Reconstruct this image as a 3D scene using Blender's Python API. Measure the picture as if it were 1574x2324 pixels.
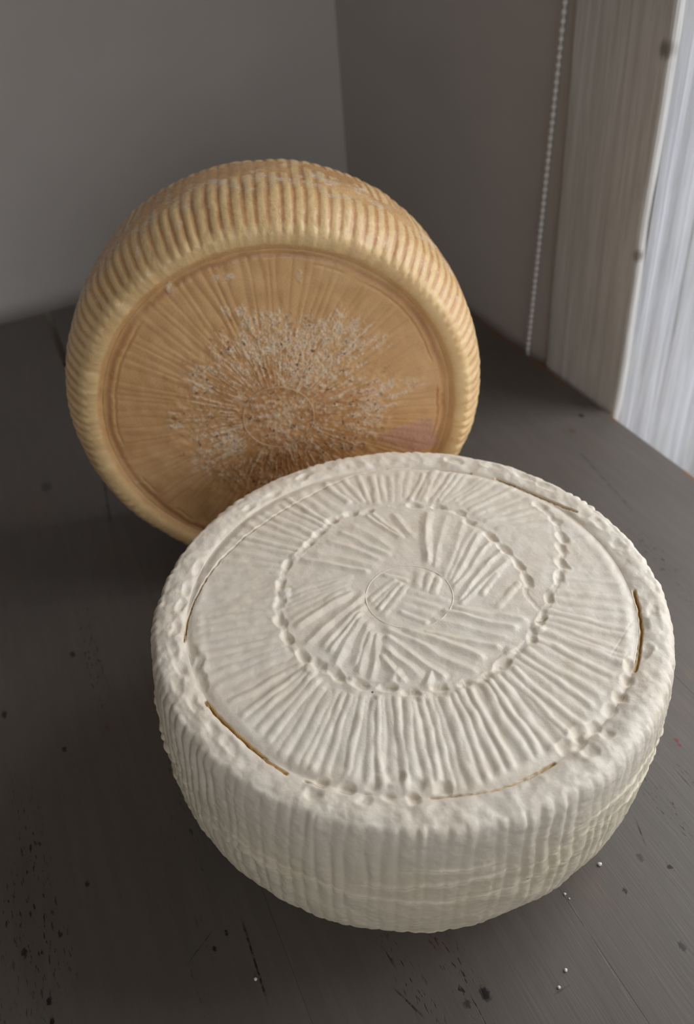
import bpy, math, random
import numpy as np
from mathutils import Matrix, Vector

# ---------------------------------------------------------------- units, camera
S = 0.40                       # metres per fitted unit (camera height above the table)
W_PX, H_PX, F_PX = 1574.0, 2324.0, 1865.643
C_FW = np.array([0.27102521, 0.72487336, -0.63332768])
C_R = np.array([0.91050344, -0.40652332, -0.07564574])
C_U = np.array([0.31229605, 0.55614513, 0.77017775])
CAM = np.array([0.0, 0.0, S])

scene = bpy.context.scene
col = scene.collection
for o in list(bpy.data.objects):
    bpy.data.objects.remove(o)

cd = bpy.data.cameras.new('camera')
cam = bpy.data.objects.new('camera', cd)
col.objects.link(cam)
cd.sensor_fit = 'VERTICAL'
cd.sensor_height = 36.0
cd.sensor_width = 36.0 * W_PX / H_PX
cd.lens = F_PX / H_PX * 36.0
cd.clip_start = 0.01
m = Matrix(((C_R[0], C_U[0], -C_FW[0], CAM[0]), (C_R[1], C_U[1], -C_FW[1], CAM[1]),
            (C_R[2], C_U[2], -C_FW[2], CAM[2]), (0, 0, 0, 1)))
cam.matrix_world = m
cd.dof.use_dof = True
cd.dof.focus_distance = 0.365
cd.dof.aperture_fstop = 9.0
scene.camera = cam

# ---------------------------------------------------------------- daylight
world = bpy.data.worlds.new('overcast_sky')
scene.world = world
world.use_nodes = True
bgn = world.node_tree.nodes['Background']
bgn.inputs[0].default_value = (0.94, 0.96, 1.0, 1)
# overcast luminance: zenith three times the horizon, dull ground below it
_nt = world.node_tree
_tc = _nt.nodes.new('ShaderNodeTexCoord'); _sp = _nt.nodes.new('ShaderNodeSeparateXYZ')
_up = _nt.nodes.new('ShaderNodeMapRange'); _gr = _nt.nodes.new('ShaderNodeMapRange'); _ml = _nt.nodes.new('ShaderNodeMath')
SKY = 7.5
_nt.links.new(_tc.outputs['Generated'], _sp.inputs[0])
for _n, _v in ((_up, (0.0, 1.0, SKY / 3, SKY)), (_gr, (-0.03, 0.01, 0.35, 1.0))):
    _nt.links.new(_sp.outputs['Z'], _n.inputs[0])
    for _k, _x in enumerate(_v): _n.inputs[1 + _k].default_value = _x
_ml.operation = 'MULTIPLY'
_nt.links.new(_up.outputs[0], _ml.inputs[0]); _nt.links.new(_gr.outputs[0], _ml.inputs[1]); _nt.links.new(_ml.outputs[0], bgn.inputs[1])
# window opening in the right wall (metres)
WIN_Y0, WIN_Y1, WIN_Z0, WIN_Z1 = -0.18, 1.172 * S, -0.12, 1.08
WALL_X, WALL_Y = 1.09 * S, 2.60 * S
ROOM_X0, ROOM_Y0, FLOOR_Z, CEIL_Z = -2.0, -2.4, -0.75, 1.75
WALL_T = 0.32
FW_X0, FW_X1, FW_Z0, FW_Z1 = -1.30, 0.30, 0.35, 1.55      # unseen window behind the camera, added as fill light
def portal(w, h, loc, rot):
    pl = bpy.data.lights.new('window_portal', 'AREA')
    pl.shape = 'RECTANGLE'
    pl.size = w
    pl.size_y = h
    pl.cycles.is_portal = True
    po = bpy.data.objects.new('window_portal', pl)
    po.location = loc
    po.rotation_euler = Matrix(rot).to_euler()
    col.objects.link(po)
portal(WIN_Y1 - WIN_Y0, WIN_Z1 - WIN_Z0, (WALL_X + WALL_T + 0.03, (WIN_Y0 + WIN_Y1) / 2, (WIN_Z0 + WIN_Z1) / 2), ((0, 0, 1), (1, 0, 0), (0, 1, 0)))
portal(FW_X1 - FW_X0, FW_Z1 - FW_Z0, ((FW_X0 + FW_X1) / 2, ROOM_Y0 - 0.13, (FW_Z0 + FW_Z1) / 2), ((1, 0, 0), (0, 0, -1), (0, 1, 0)))

vs = scene.view_settings
vs.view_transform = 'Standard'
vs.look = 'None'
vs.exposure = 0.0
vs.gamma = 1.0
vs.use_curve_mapping = False
scene.cycles.max_bounces = 8
scene.cycles.diffuse_bounces = 5
scene.cycles.caustics_reflective = False
scene.cycles.caustics_refractive = False

# ---------------------------------------------------------------- pixel helpers
def ray(px):
    px = np.atleast_2d(np.array(px, float))
    return C_FW + ((px[:, 0] - W_PX / 2) / F_PX)[:, None] * C_R - ((px[:, 1] - H_PX / 2) / F_PX)[:, None] * C_U

def on_plane(px, p0, n):
    d = ray(px)
    t = ((np.asarray(p0) - CAM) @ n) / (d @ n)
    return CAM + d * t[:, None]

def on_table(px):
    return on_plane(px, (0, 0, 0), np.array([0, 0, 1.0]))

# ---------------------------------------------------------------- numpy noise
_rng = np.random.RandomState(7)
_perm = np.concatenate([_rng.permutation(256)] * 3).astype(np.int32)
_grad = _rng.normal(size=(256, 3)); _grad /= np.linalg.norm(_grad, axis=1)[:, None]

def noise3(x, y, z):
    x, y, z = np.broadcast_arrays(np.asarray(x, float), np.asarray(y, float), np.asarray(z, float))
    xi, yi, zi = np.floor(x).astype(int), np.floor(y).astype(int), np.floor(z).astype(int)
    xf, yf, zf = x - xi, y - yi, z - zi
    xi &= 255; yi &= 255; zi &= 255
    fade = lambda t: t * t * t * (t * (t * 6 - 15) + 10)
    u, v, w = fade(xf), fade(yf), fade(zf)
    out = 0
    for dx in (0, 1):
        wx = u if dx else 1 - u
        a = _perm[(xi + dx) & 255]
        for dy in (0, 1):
            wy = v if dy else 1 - v
            b = _perm[(a + yi + dy) & 255]
            for dz in (0, 1):
                wz = w if dz else 1 - w
                g = _grad[_perm[(b + zi + dz) & 255]]
                out = out + wx * wy * wz * (g[..., 0] * (xf - dx) + g[..., 1] * (yf - dy) + g[..., 2] * (zf - dz))
    return out * 1.5

def fbm(x, y, z, oct=3, gain=0.5):
    s, a = 0, 1.0
    for k in range(oct):
        s = s + a * noise3(x * 2 ** k + 17.3 * k, y * 2 ** k + 5.1 * k, z * 2 ** k - 9.7 * k)
        a *= gain
    return s

def sstep(a, b, x):
    t = np.clip((x - a) / (b - a), 0, 1)
    return t * t * (3 - 2 * t)

# ---------------------------------------------------------------- materials
def new_mat(name):
    mt = bpy.data.materials.new(name)
    mt.use_nodes = True
    return mt, mt.node_tree, mt.node_tree.nodes['Principled BSDF']

class NB:
    """small node builder"""
    def __init__(self, nt):
        self.nt = nt
    def n(self, t, **kw):
        nd = self.nt.nodes.new(t)
        for k, v in kw.items():
            if k.startswith('i_'):
                key = k[2:]
                key = int(key) if key.isdigit() else key.replace('_', ' ')
                self.put(nd.inputs[key], v)
            else:
                setattr(nd, k, v)
        return nd
    def put(self, sock, v):
        if isinstance(v, bpy.types.NodeSocket):
            self.nt.links.new(v, sock)
        else:
            sock.default_value = v
    def math(self, op, a, b=0.0, c=0.0, clamp=False):
        nd = self.n('ShaderNodeMath', operation=op, use_clamp=clamp)
        self.put(nd.inputs[0], a); self.put(nd.inputs[1], b); self.put(nd.inputs[2], c)
        return nd.outputs[0]
    def mr(self, v, a, b, c=0.0, d=1.0, smooth=True):
        nd = self.n('ShaderNodeMapRange', interpolation_type='SMOOTHSTEP' if smooth else 'LINEAR')
        self.put(nd.inputs[0], v); self.put(nd.inputs[1], a); self.put(nd.inputs[2], b)
        self.put(nd.inputs[3], c); self.put(nd.inputs[4], d)
        return nd.outputs[0]
    def mix(self, f, a, b):
        nd = self.n('ShaderNodeMix', data_type='RGBA')
        self.put(nd.inputs[0], f); self.put(nd.inputs[6], a); self.put(nd.inputs[7], b)
        return nd.outputs[2]
    def pos(self, scale=(1, 1, 1), loc=(0, 0, 0), obj=False):
        s = (self.n('ShaderNodeTexCoord').outputs['Object'] if obj
             else self.n('ShaderNodeNewGeometry').outputs['Position'])
        mp = self.n('ShaderNodeMapping')
        self.nt.links.new(s, mp.inputs[0])
        mp.inputs['Location'].default_value = loc
        mp.inputs['Scale'].default_value = scale
        return mp.outputs[0]
    def noise(self, vec, scale, detail=3, rough=0.5, dist=0.0):
        nd = self.n('ShaderNodeTexNoise')
        self.nt.links.new(vec, nd.inputs['Vector'])
        nd.inputs['Scale'].default_value = scale
        nd.inputs['Detail'].default_value = detail
        nd.inputs['Roughness'].default_value = rough
        nd.inputs['Distortion'].default_value = dist
        return nd.outputs['Fac']
    def attr(self, name):
        return self.n('ShaderNodeAttribute', attribute_name=name).outputs['Fac']
    def bump(self, h, dist, strength=1.0, normal=None):
        nd = self.n('ShaderNodeBump')
        self.put(nd.inputs['Height'], h)
        nd.inputs['Distance'].default_value = dist
        nd.inputs['Strength'].default_value = strength
        if normal is not None:
            self.nt.links.new(normal, nd.inputs['Normal'])
        return nd.outputs[0]

def rgb(r, g, b):
    f = lambda c: c / 12.92 if c <= 0.04045 else ((c + 0.055) / 1.055) ** 2.4
    return (f(r / 255), f(g / 255), f(b / 255), 1)

def mat_paint(name, c, rough=0.75, var=0.04):
    mt, nt, p = new_mat(name); b = NB(nt)
    v = b.pos()
    f = b.noise(v, 3.0, 4)
    c2 = tuple(x * (1 - 3 * var) for x in c[:3]) + (1,)
    nt.links.new(b.mix(b.mr(f, 0.3, 0.7), c, c2), p.inputs['Base Color'])
    p.inputs['Roughness'].default_value = rough
    p.inputs['Specular IOR Level'].default_value = 0.25
    nt.links.new(b.bump(b.noise(v, 450, 2), 0.0004, 0.35), p.inputs['Normal'])
    return mt

M_WALL = mat_paint('grey_wall_paint', rgb(214, 208, 202))
M_CEIL = mat_paint('ceiling_paint', rgb(232, 230, 226))
M_FLOOR = mat_paint('floor_boards', rgb(140, 122, 104), 0.5)

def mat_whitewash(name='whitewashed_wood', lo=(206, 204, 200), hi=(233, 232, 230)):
    mt, nt, p = new_mat(name); b = NB(nt)
    v = b.pos((1, 1, 0.035))
    g1 = b.noise(v, 130, 5, 0.6, 0.4)
    g2 = b.noise(b.pos((1, 1, 0.06)), 420, 4, 0.6, 0.2)
    blot = b.noise(b.pos((1, 1, 0.5)), 16, 3)
    g = b.math('ADD', b.math('MULTIPLY', g1, 0.65), b.math('MULTIPLY', g2, 0.35))
    c = b.mix(b.mr(g, 0.36, 0.62), rgb(*lo), rgb(*hi))
    c = b.mix(b.mr(blot, 0.35, 0.7, 0, 0.35), c, rgb(196, 194, 184))
    # two knots on the room face of the casing
    for q, rad in (((1511, 112), 0.0085), ((1447, 582), 0.007)):
        P = on_plane([q], (WALL_X - 0.006, 0, 0), np.array([1.0, 0, 0]))[0]
        d = b.n('ShaderNodeVectorMath', operation='DISTANCE')
        nt.links.new(b.n('ShaderNodeNewGeometry').outputs['Position'], d.inputs[0])
        d.inputs[1].default_value = tuple(P)
        k = b.mr(b.math('ADD', d.outputs['Value'], b.math('MULTIPLY', b.math('SUBTRACT', g2, 0.5), 0.008)), rad * 0.25, rad, 0.75, 0.0)
        c = b.mix(k, c, rgb(112, 104, 96))
    nt.links.new(c, p.inputs['Base Color'])
    p.inputs['Roughness'].default_value = 0.62
    p.inputs['Specular IOR Level'].default_value = 0.3
    nt.links.new(b.bump(g, 0.0008, 0.4), p.inputs['Normal'])
    return mt
M_WOODW = mat_whitewash()
M_JAMB = mat_whitewash('dimmed_jamb_whitewash', (176, 177, 182), (204, 205, 210))  # same whitewash, toned darker to offset the too bright daylight on the jamb

def mat_table(X0, X1):
    mt, nt, p = new_mat('worn_grey_table_paint'); b = NB(nt)
    pos = b.n('ShaderNodeNewGeometry').outputs['Position']
    sx = b.n('ShaderNodeSeparateXYZ'); nt.links.new(pos, sx.inputs[0])
    grain = b.noise(b.pos((1, 0.045, 1)), 700, 4, 0.6, 0.3)
    grain2 = b.noise(b.pos((1, 0.09, 1)), 170, 4, 0.6, 0.6)
    cloud = b.noise(b.pos((1, 0.5, 1)), 9, 4, 0.55)
    c = b.mix(b.mr(cloud, 0.3, 0.7), rgb(98, 92, 86), rgb(108, 101, 95))
    c = b.mix(b.mr(grain2, 0.35, 0.65, 0, 0.30), c, rgb(88, 82, 77))
    # open pores: short dark dashes along the grain in patches
    pore = b.noise(b.pos((1, 0.20, 1), (3.1, 0.7, 0)), 850, 2, 0.5)
    patch = b.noise(b.pos((1, 0.13, 1), (1.7, 0.3, 0)), 26, 3, 0.6)
    for q, rx, ry in (((905, 2190), .010, .05), ((1020, 2170), .009, .05), ((600, 2200), .006, .05), ((1500, 1830), .010, .04), ((1330, 1080), .010, .06), ((1470, 1230), .008, .05)):
        P = on_table([q])[0]
        if not X0 - .02 < P[0] < X1 + .02: continue
        vm = b.n('ShaderNodeVectorMath', operation='SUBTRACT'); nt.links.new(pos, vm.inputs[0]); vm.inputs[1].default_value = tuple(P)
        vs_ = b.n('ShaderNodeVectorMath', operation='MULTIPLY'); nt.links.new(vm.outputs[0], vs_.inputs[0]); vs_.inputs[1].default_value = (1 / rx, 1 / ry, 0)
        ln = b.n('ShaderNodeVectorMath', operation='LENGTH'); nt.links.new(vs_.outputs[0], ln.inputs[0])
        patch = b.math('ADD', patch, b.mr(ln.outputs['Value'], 0.2, 1.3, 0.15, 0.0))
    pm = b.math('MULTIPLY', b.mr(pore, 0.60, 0.65), b.mr(patch, 0.57, 0.67))
    redf = b.noise(b.pos((1, 0.3, 1)), 60, 2)
    pc = b.mix(b.mr(redf, 0.5, 0.62), rgb(34, 30, 27), rgb(74, 38, 32))
    c = b.mix(pm, c, pc)
    # brownish rubbed tone here and there
    rub = b.noise(b.pos((1, 0.6, 1), (0.4, 0.9, 0)), 22, 3, 0.6)
    c = b.mix(b.mr(rub, 0.60, 0.75, 0, 0.45), c, rgb(118, 96, 78))
    hsum = b.math('MULTIPLY', pm, -1.0)
    # single dents and chips
    dents = [((1100, 2255), 0.0027, (30, 27, 25)), ((1060, 2278), 0.0018, (62, 56, 51)), ((1318, 943), 0.0024, (35, 31, 29)),
             ((1297, 978), 0.0028, (96, 76, 64)), ((146, 1700), 0.0016, (42, 24, 20)), ((165, 1485), 0.0022, (52, 48, 44)),
             ((105, 1105), 0.0055, (76, 72, 68)), ((112, 2272), 0.0016, (40, 22, 19)), ((55, 2162), 0.0019, (40, 34, 30)),
             ((198, 2006), 0.0014, (46, 42, 38)), ((1535, 1680), 0.0013, (128, 40, 46)), ((1541, 1691), 0.0009, (128, 40, 46)),
             ((1519, 1968), 0.0014, (28, 25, 23)), ((1547, 2148), 0.0018, (60, 55, 51)), ((118, 2318), 0.0014, (52, 20, 18)),
             ((10, 1622), 0.0022, (44, 40, 37)), ((1146, 812), 0.0045, (92, 86, 80)), ((515, 2118), 0.0011, (28, 24, 22)),
             ((486, 2152), 0.0012, (50, 22, 19)), ((1418, 2022), 0.0012, (32, 28, 26)), ((1452, 1946), 0.0018, (70, 64, 60))]
    wob = b.math('MULTIPLY', b.math('SUBTRACT', b.noise(b.pos(), 700, 2), 0.5), 0.0030)
    for q, rad, cc in dents:
        P = on_table([q])[0]
        if not X0 - .006 < P[0] < X1 + .006: continue
        vm = b.n('ShaderNodeVectorMath', operation='SUBTRACT'); nt.links.new(pos, vm.inputs[0]); vm.inputs[1].default_value = tuple(P)
        vs_ = b.n('ShaderNodeVectorMath', operation='MULTIPLY'); nt.links.new(vm.outputs[0], vs_.inputs[0]); vs_.inputs[1].default_value = (1, 0.6, 0)
        ln = b.n('ShaderNodeVectorMath', operation='LENGTH'); nt.links.new(vs_.outputs[0], ln.inputs[0])
        k = b.mr(b.math('ADD', ln.outputs['Value'], wob), rad * 0.45, rad, 1.0, 0.0)
        c = b.mix(k, c, rgb(*cc))
    # long scratches (pixel pairs turned into table segments)
    scr = [((1285, 2035), (1452, 2310), 0.00045, (120, 113, 107)), ((498, 2092), (415, 2200), 0.0003, (46, 42, 38)),
           ((1247, 2263), (1302, 2230), 0.0005, (40, 36, 33)), ((1438, 1850), (1469, 1930), 0.0006, (44, 40, 37)),
           ((1528, 1742), (1574, 1795), 0.0006, (50, 46, 43)), ((1485, 1770), (1513, 1803), 0.0008, (40, 36, 33)),
           ((222, 1010), (252, 1192), 0.0011, (46, 43, 41)), ((860, 2135), (905, 2210), 0.0005, (34, 28, 26)),
           ((880, 2230), (975, 2322), 0.0006, (46, 28, 25)), ((545, 2075), (612, 2292), 0.0007, (34, 27, 25)),
           ((1310, 1020), (1440, 1165), 0.0016, (84, 80, 76)), ((165, 1378), (120, 1392), 0.0006, (70, 66, 62))]
    brk = b.noise(b.pos((1, 1, 1), (0.2, 0.4, 0)), 190, 3, 0.7)
    for q0, q1, wd, cc in scr:
        P0, P1 = on_table([q0, q1])
        if max(P0[0], P1[0]) < X0 - .002 or min(P0[0], P1[0]) > X1 + .002: continue
        d = P1 - P0; L = np.linalg.norm(d); t = d / L; nrm = np.array([-t[1], t[0], 0])
        vm = b.n('ShaderNodeVectorMath', operation='SUBTRACT'); nt.links.new(pos, vm.inputs[0]); vm.inputs[1].default_value = tuple(P0)
        d1 = b.n('ShaderNodeVectorMath', operation='DOT_PRODUCT'); nt.links.new(vm.outputs[0], d1.inputs[0]); d1.inputs[1].default_value = tuple(nrm)
        d2 = b.n('ShaderNodeVectorMath', operation='DOT_PRODUCT'); nt.links.new(vm.outputs[0], d2.inputs[0]); d2.inputs[1].default_value = tuple(t)
        a1 = b.mr(b.math('ABSOLUTE', b.math('ADD', d1.outputs['Value'], b.math('MULTIPLY', b.math('SUBTRACT', brk, 0.5), wd))), wd * 0.4, wd, 1, 0)
        a2 = b.math('MULTIPLY', b.mr(d2.outputs['Value'], 0, 0.01), b.mr(d2.outputs['Value'], L - 0.01, L, 1, 0))
        k = b.math('MULTIPLY', b.math('MULTIPLY', a1, a2), b.mr(brk, 0.38, 0.55, 0.25, 1.0))
        c = b.mix(k, c, rgb(*cc))
    # bare wood along the worn right edge
    if X1 < 1.05 * S: X1 = -99
    edge = b.math('SUBTRACT', 1.06 * S, sx.outputs[0])
    en = b.noise(b.pos((1, 0.5, 1)), 55, 4, 0.65)
    strip = b.math('ADD', b.mr(sx.outputs[1], 0.500, 0.530), b.math('MULTIPLY', b.mr(sx.outputs[1], 0.372, 0.382, 1, 0), 0.8))
    strip = b.math('MULTIPLY', strip, b.mr(en, 0.25, 0.6, 0.0030, 0.0062))
    if X1 > 0: km = b.mr(b.math('SUBTRACT', edge, b.math('MAXIMUM', strip, b.math('MULTIPLY', b.mr(en, 0.5, 0.7), 0.0060))), -0.0006, 0.0006, 1, 0)
    if X1 > 0: c = b.mix(km, c, b.mix(b.noise(b.pos((1, 0.1, 1)), 300, 3), rgb(98, 66, 46), rgb(140, 104, 76)))
    nt.links.new(c, p.inputs['Base Color'])
    nt.links.new(b.mr(cloud, 0.3, 0.7, 0.40, 0.50), p.inputs['Roughness'])
    p.inputs['Specular IOR Level'].default_value = 0.45
    h = b.math('ADD', b.math('MULTIPLY', grain, 0.35), b.math('MULTIPLY', grain2, 0.25))
    h = b.math('ADD', h, b.math('MULTIPLY', hsum, 0.9))
    nt.links.new(b.bump(h, 0.0006, 0.5), p.inputs['Normal'])
    return mt
M_TABLE = mat_table(9, 9)

def mat_white_cheese():
    mt, nt, p = new_mat('fresh_white_cheese'); b = NB(nt)
    v = b.pos(obj=True)
    n1 = b.noise(v, 45, 4, 0.55)
    n2 = b.noise(v, 900, 3, 0.6)
    c = b.mix(b.mr(n1, 0.3, 0.7), rgb(243, 231, 212), rgb(247, 237, 221))
    c = b.mix(b.math('MULTIPLY', b.attr('side'), b.mr(n1, 0.25, 0.75, 0.35, 0.85)), c, rgb(229, 218, 188))
    c = b.mix(b.attr('crack'), c, rgb(226, 192, 128))
    # tiny dark specks
    vor = b.n('ShaderNodeTexVoronoi', feature='F1'); nt.links.new(v, vor.inputs['Vector']); vor.inputs['Scale'].default_value = 105
    sel = b.n('ShaderNodeSeparateColor'); nt.links.new(vor.outputs['Color'], sel.inputs[0])
    sp = b.math('MULTIPLY', b.mr(vor.outputs['Distance'], 0.045, 0.065, 1, 0), b.math('GREATER_THAN', sel.outputs[0], 0.93))
    c = b.mix(b.math('MULTIPLY', sp, 0.8), c, rgb(60, 48, 36))
    nt.links.new(c, p.inputs['Base Color'])
    nt.links.new(b.mr(n2, 0.35, 0.65, 0.34, 0.58), p.inputs['Roughness'])
    p.inputs['Specular IOR Level'].default_value = 0.5
    p.inputs['Subsurface Weight'].default_value = 0.0
    p.inputs['Subsurface Radius'].default_value = (1.0, 0.75, 0.40)
    p.inputs['Subsurface Scale'].default_value = 0.0022
    h = b.math('ADD', b.noise(v, 420, 3, 0.6), b.math('MULTIPLY', n2, 0.5))
    nt.links.new(b.bump(h, 0.0004, 0.55), p.inputs['Normal'])
    return mt
M_WHITE = mat_white_cheese()

def mat_amber():
    mt, nt, p = new_mat('aged_amber_rind'); b = NB(nt)
    v = b.pos(obj=True)
    n1 = b.noise(v, 30, 4, 0.6)
    n2 = b.noise(v, 260, 4, 0.65)
    n3 = b.noise(v, 1100, 3, 0.6)
    c = b.mix(b.mr(n1, 0.3, 0.7), rgb(224, 178, 124), rgb(234, 192, 140))
    c = b.mix(b.attr('brown'), c, rgb(186, 130, 86))
    c = b.mix(b.attr('cream'), c, rgb(244, 216, 162))
    crust = b.math('MULTIPLY', b.attr('crust'), b.mr(b.math('ADD', b.math('MULTIPLY', n2, 0.6), b.math('MULTIPLY', n3, 0.4)), 0.40, 0.58), clamp=True)
    c = b.mix(crust, c, rgb(238, 218, 192))
    pit = b.math('MULTIPLY', b.attr('pit'), b.mr(n2, 0.56, 0.66))
    c = b.mix(pit, c, rgb(134, 84, 50))
    c = b.mix(b.attr('pink'), c, rgb(216, 168, 150))
    nt.links.new(c, p.inputs['Base Color'])
    nt.links.new(b.mr(n3, 0.3, 0.7, 0.22, 0.42), p.inputs['Roughness'])
    p.inputs['Specular IOR Level'].default_value = 0.5
    p.inputs['Subsurface Weight'].default_value = 0.35
    p.inputs['Subsurface Radius'].default_value = (1.0, 0.55, 0.22)
    p.inputs['Subsurface Scale'].default_value = 0.004
    h = b.math('ADD', b.math('MULTIPLY', n2, b.math('ADD', 0.35, b.math('MULTIPLY', b.attr('crust'), 0.8))), b.math('MULTIPLY', n3, 0.35))
    h = b.math('SUBTRACT', h, b.math('MULTIPLY', pit, 0.25))
    nt.links.new(b.bump(h, 0.0008, 0.6), p.inputs['Normal'])
    return mt
M_AMBER = mat_amber()

def mat_plain(name, c, rough=0.5, **kw):
    mt, nt, p = new_mat(name); b = NB(nt)
    f = b.noise(b.pos(), 300, 2)
    nt.links.new(b.mix(f, c, tuple(x * 0.9 for x in c[:3]) + (1,)), p.inputs['Base Color'])
    p.inputs['Roughness'].default_value = rough
    for k, v in kw.items():
        p.inputs[k.replace('_', ' ')].default_value = v
    return mt
M_BEAD = mat_plain('white_plastic_bead', rgb(240, 238, 234), 0.3)
M_CORD = mat_plain('white_cord', rgb(214, 211, 206), 0.6)
M_CRUMB = mat_plain('cheese_crumb', rgb(240, 236, 226), 0.5)
M_PALE = mat_plain('pale_dried_ring', rgb(226, 198, 160), 0.45)
M_METAL = mat_plain('bracket_metal', rgb(190, 190, 190), 0.35)

def mat_glass():
    mt = bpy.data.materials.new('window_glass'); mt.use_nodes = True
    nt = mt.node_tree; b = NB(nt)
    nt.nodes.remove(nt.nodes['Principled BSDF'])
    tr = b.n('ShaderNodeBsdfTransparent'); gl = b.n('ShaderNodeBsdfGlossy'); gl.inputs['Roughness'].default_value = 0.02
    lw = b.n('ShaderNodeLayerWeight'); lw.inputs['Blend'].default_value = 0.5
    fr = b.math('MULTIPLY_ADD', b.math('POWER', lw.outputs['Facing'], 5.0), 0.95, 0.04)
    mx = b.n('ShaderNodeMixShader')
    nt.links.new(fr, mx.inputs[0]); nt.links.new(tr.outputs[0], mx.inputs[1]); nt.links.new(gl.outputs[0], mx.inputs[2])
    nt.links.new(mx.outputs[0], nt.nodes['Material Output'].inputs[0])
    return mt
M_GLASS = mat_glass()

# ---------------------------------------------------------------- object helpers
def mesh_obj(name, verts, faces, mat, parent=None, smooth=False):
    me = bpy.data.meshes.new(name)
    me.from_pydata([tuple(v) for v in verts], [], faces)
    me.update()
    if smooth:
        me.shade_smooth()
    me.materials.append(mat)
    o = bpy.data.objects.new(name, me)
    col.objects.link(o)
    o.parent = parent
    return o

def empty(name, loc):
    o = bpy.data.objects.new(name, None)
    o.location = loc
    o.empty_display_size = 0.05
    col.objects.link(o)
    return o

def tag(o, label=None, category=None, group=None, kind=None):
    if label: o['label'] = label
    if category: o['category'] = category
    if group: o['group'] = group
    if kind: o['kind'] = kind
    return o

BOXF = [(0, 3, 2, 1), (4, 5, 6, 7), (0, 1, 5, 4), (1, 2, 6, 5), (2, 3, 7, 6), (3, 0, 4, 7)]
def box_vf(x0, x1, y0, y1, z0, z1):
    return ([(x0, y0, z0), (x1, y0, z0), (x1, y1, z0), (x0, y1, z0), (x0, y0, z1), (x1, y0, z1), (x1, y1, z1), (x0, y1, z1)], BOXF)

def boxes(name, lst, mat, parent=None, bevel=0.0, origin=(0, 0, 0)):
    V, F = [], []
    for bx in lst:
        v, f = box_vf(*bx)
        k = len(V)
        V += [tuple(np.array(p) - np.array(origin)) for p in v]
        F += [tuple(i + k for i in q) for q in f]
    o = mesh_obj(name, V, F, mat, parent)
    if bevel:
        md = o.modifiers.new('bevel', 'BEVEL'); md.width = bevel; md.segments = 3
    return o

# ---------------------------------------------------------------- room shell
tag(boxes('floor', [(ROOM_X0 - .1, WALL_X + WALL_T, ROOM_Y0 - .1, WALL_Y + .1, FLOOR_Z - .1, FLOOR_Z)], M_FLOOR), kind='structure')
tag(boxes('ceiling', [(ROOM_X0 - .1, WALL_X + WALL_T, ROOM_Y0 - .1, WALL_Y + .1, CEIL_Z, CEIL_Z + .1)], M_CEIL), kind='structure')
tag(boxes('wall_back', [(ROOM_X0 - .1, WALL_X + WALL_T, WALL_Y, WALL_Y + .1, FLOOR_Z, CEIL_Z)], M_WALL), 'plain grey painted wall at the end of the table', kind='structure')
tag(boxes('wall_left', [(ROOM_X0 - .1, ROOM_X0, ROOM_Y0, WALL_Y, FLOOR_Z, CEIL_Z)], M_WALL), kind='structure')
tag(boxes('wall_front', [(ROOM_X0 - .1, FW_X0, ROOM_Y0 - .1, ROOM_Y0, FLOOR_Z, CEIL_Z), (FW_X1, WALL_X + WALL_T, ROOM_Y0 - .1, ROOM_Y0, FLOOR_Z, CEIL_Z),
                          (FW_X0, FW_X1, ROOM_Y0 - .1, ROOM_Y0, FLOOR_Z, FW_Z0), (FW_X0, FW_X1, ROOM_Y0 - .1, ROOM_Y0, FW_Z1, CEIL_Z)], M_WALL), kind='structure')
fill_win = tag(empty('fill_window', (FW_X0, ROOM_Y0, FW_Z0)), kind='structure')  # window added out of view to give fill light
_w2 = (FW_X0, ROOM_Y0, FW_Z0)
for _bx in ((FW_X0, FW_X0 + .05, FW_Z0, FW_Z1), (FW_X1 - .05, FW_X1, FW_Z0, FW_Z1), (FW_X0 + .05, FW_X1 - .05, FW_Z0, FW_Z0 + .05), (FW_X0 + .05, FW_X1 - .05, FW_Z1 - .05, FW_Z1)):
    boxes('frame', [(_bx[0], _bx[1], ROOM_Y0 - .07, ROOM_Y0 - .02, _bx[2], _bx[3])], M_WOODW, fill_win, 0, _w2)
boxes('pane', [(FW_X0 + .05, FW_X1 - .05, ROOM_Y0 - .047, ROOM_Y0 - .043, FW_Z0 + .05, FW_Z1 - .05)], M_GLASS, fill_win, 0, _w2)
JO = 0.030                                     # lining thickness around the opening
wy0, wy1, wz0, wz1 = WIN_Y0 - JO, WIN_Y1 + JO, WIN_Z0 - JO, WIN_Z1 + JO
tag(boxes('wall_right', [(WALL_X, WALL_X + WALL_T, wy1, WALL_Y, FLOOR_Z, CEIL_Z),
                         (WALL_X, WALL_X + WALL_T, ROOM_Y0, wy0, FLOOR_Z, CEIL_Z),
                         (WALL_X, WALL_X + WALL_T, wy0, wy1, FLOOR_Z, wz0),
                         (WALL_X, WALL_X + WALL_T, wy0, wy1, wz1, CEIL_Z)], M_WALL),
    'shaded grey painted wall beside the window', kind='structure')

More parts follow.
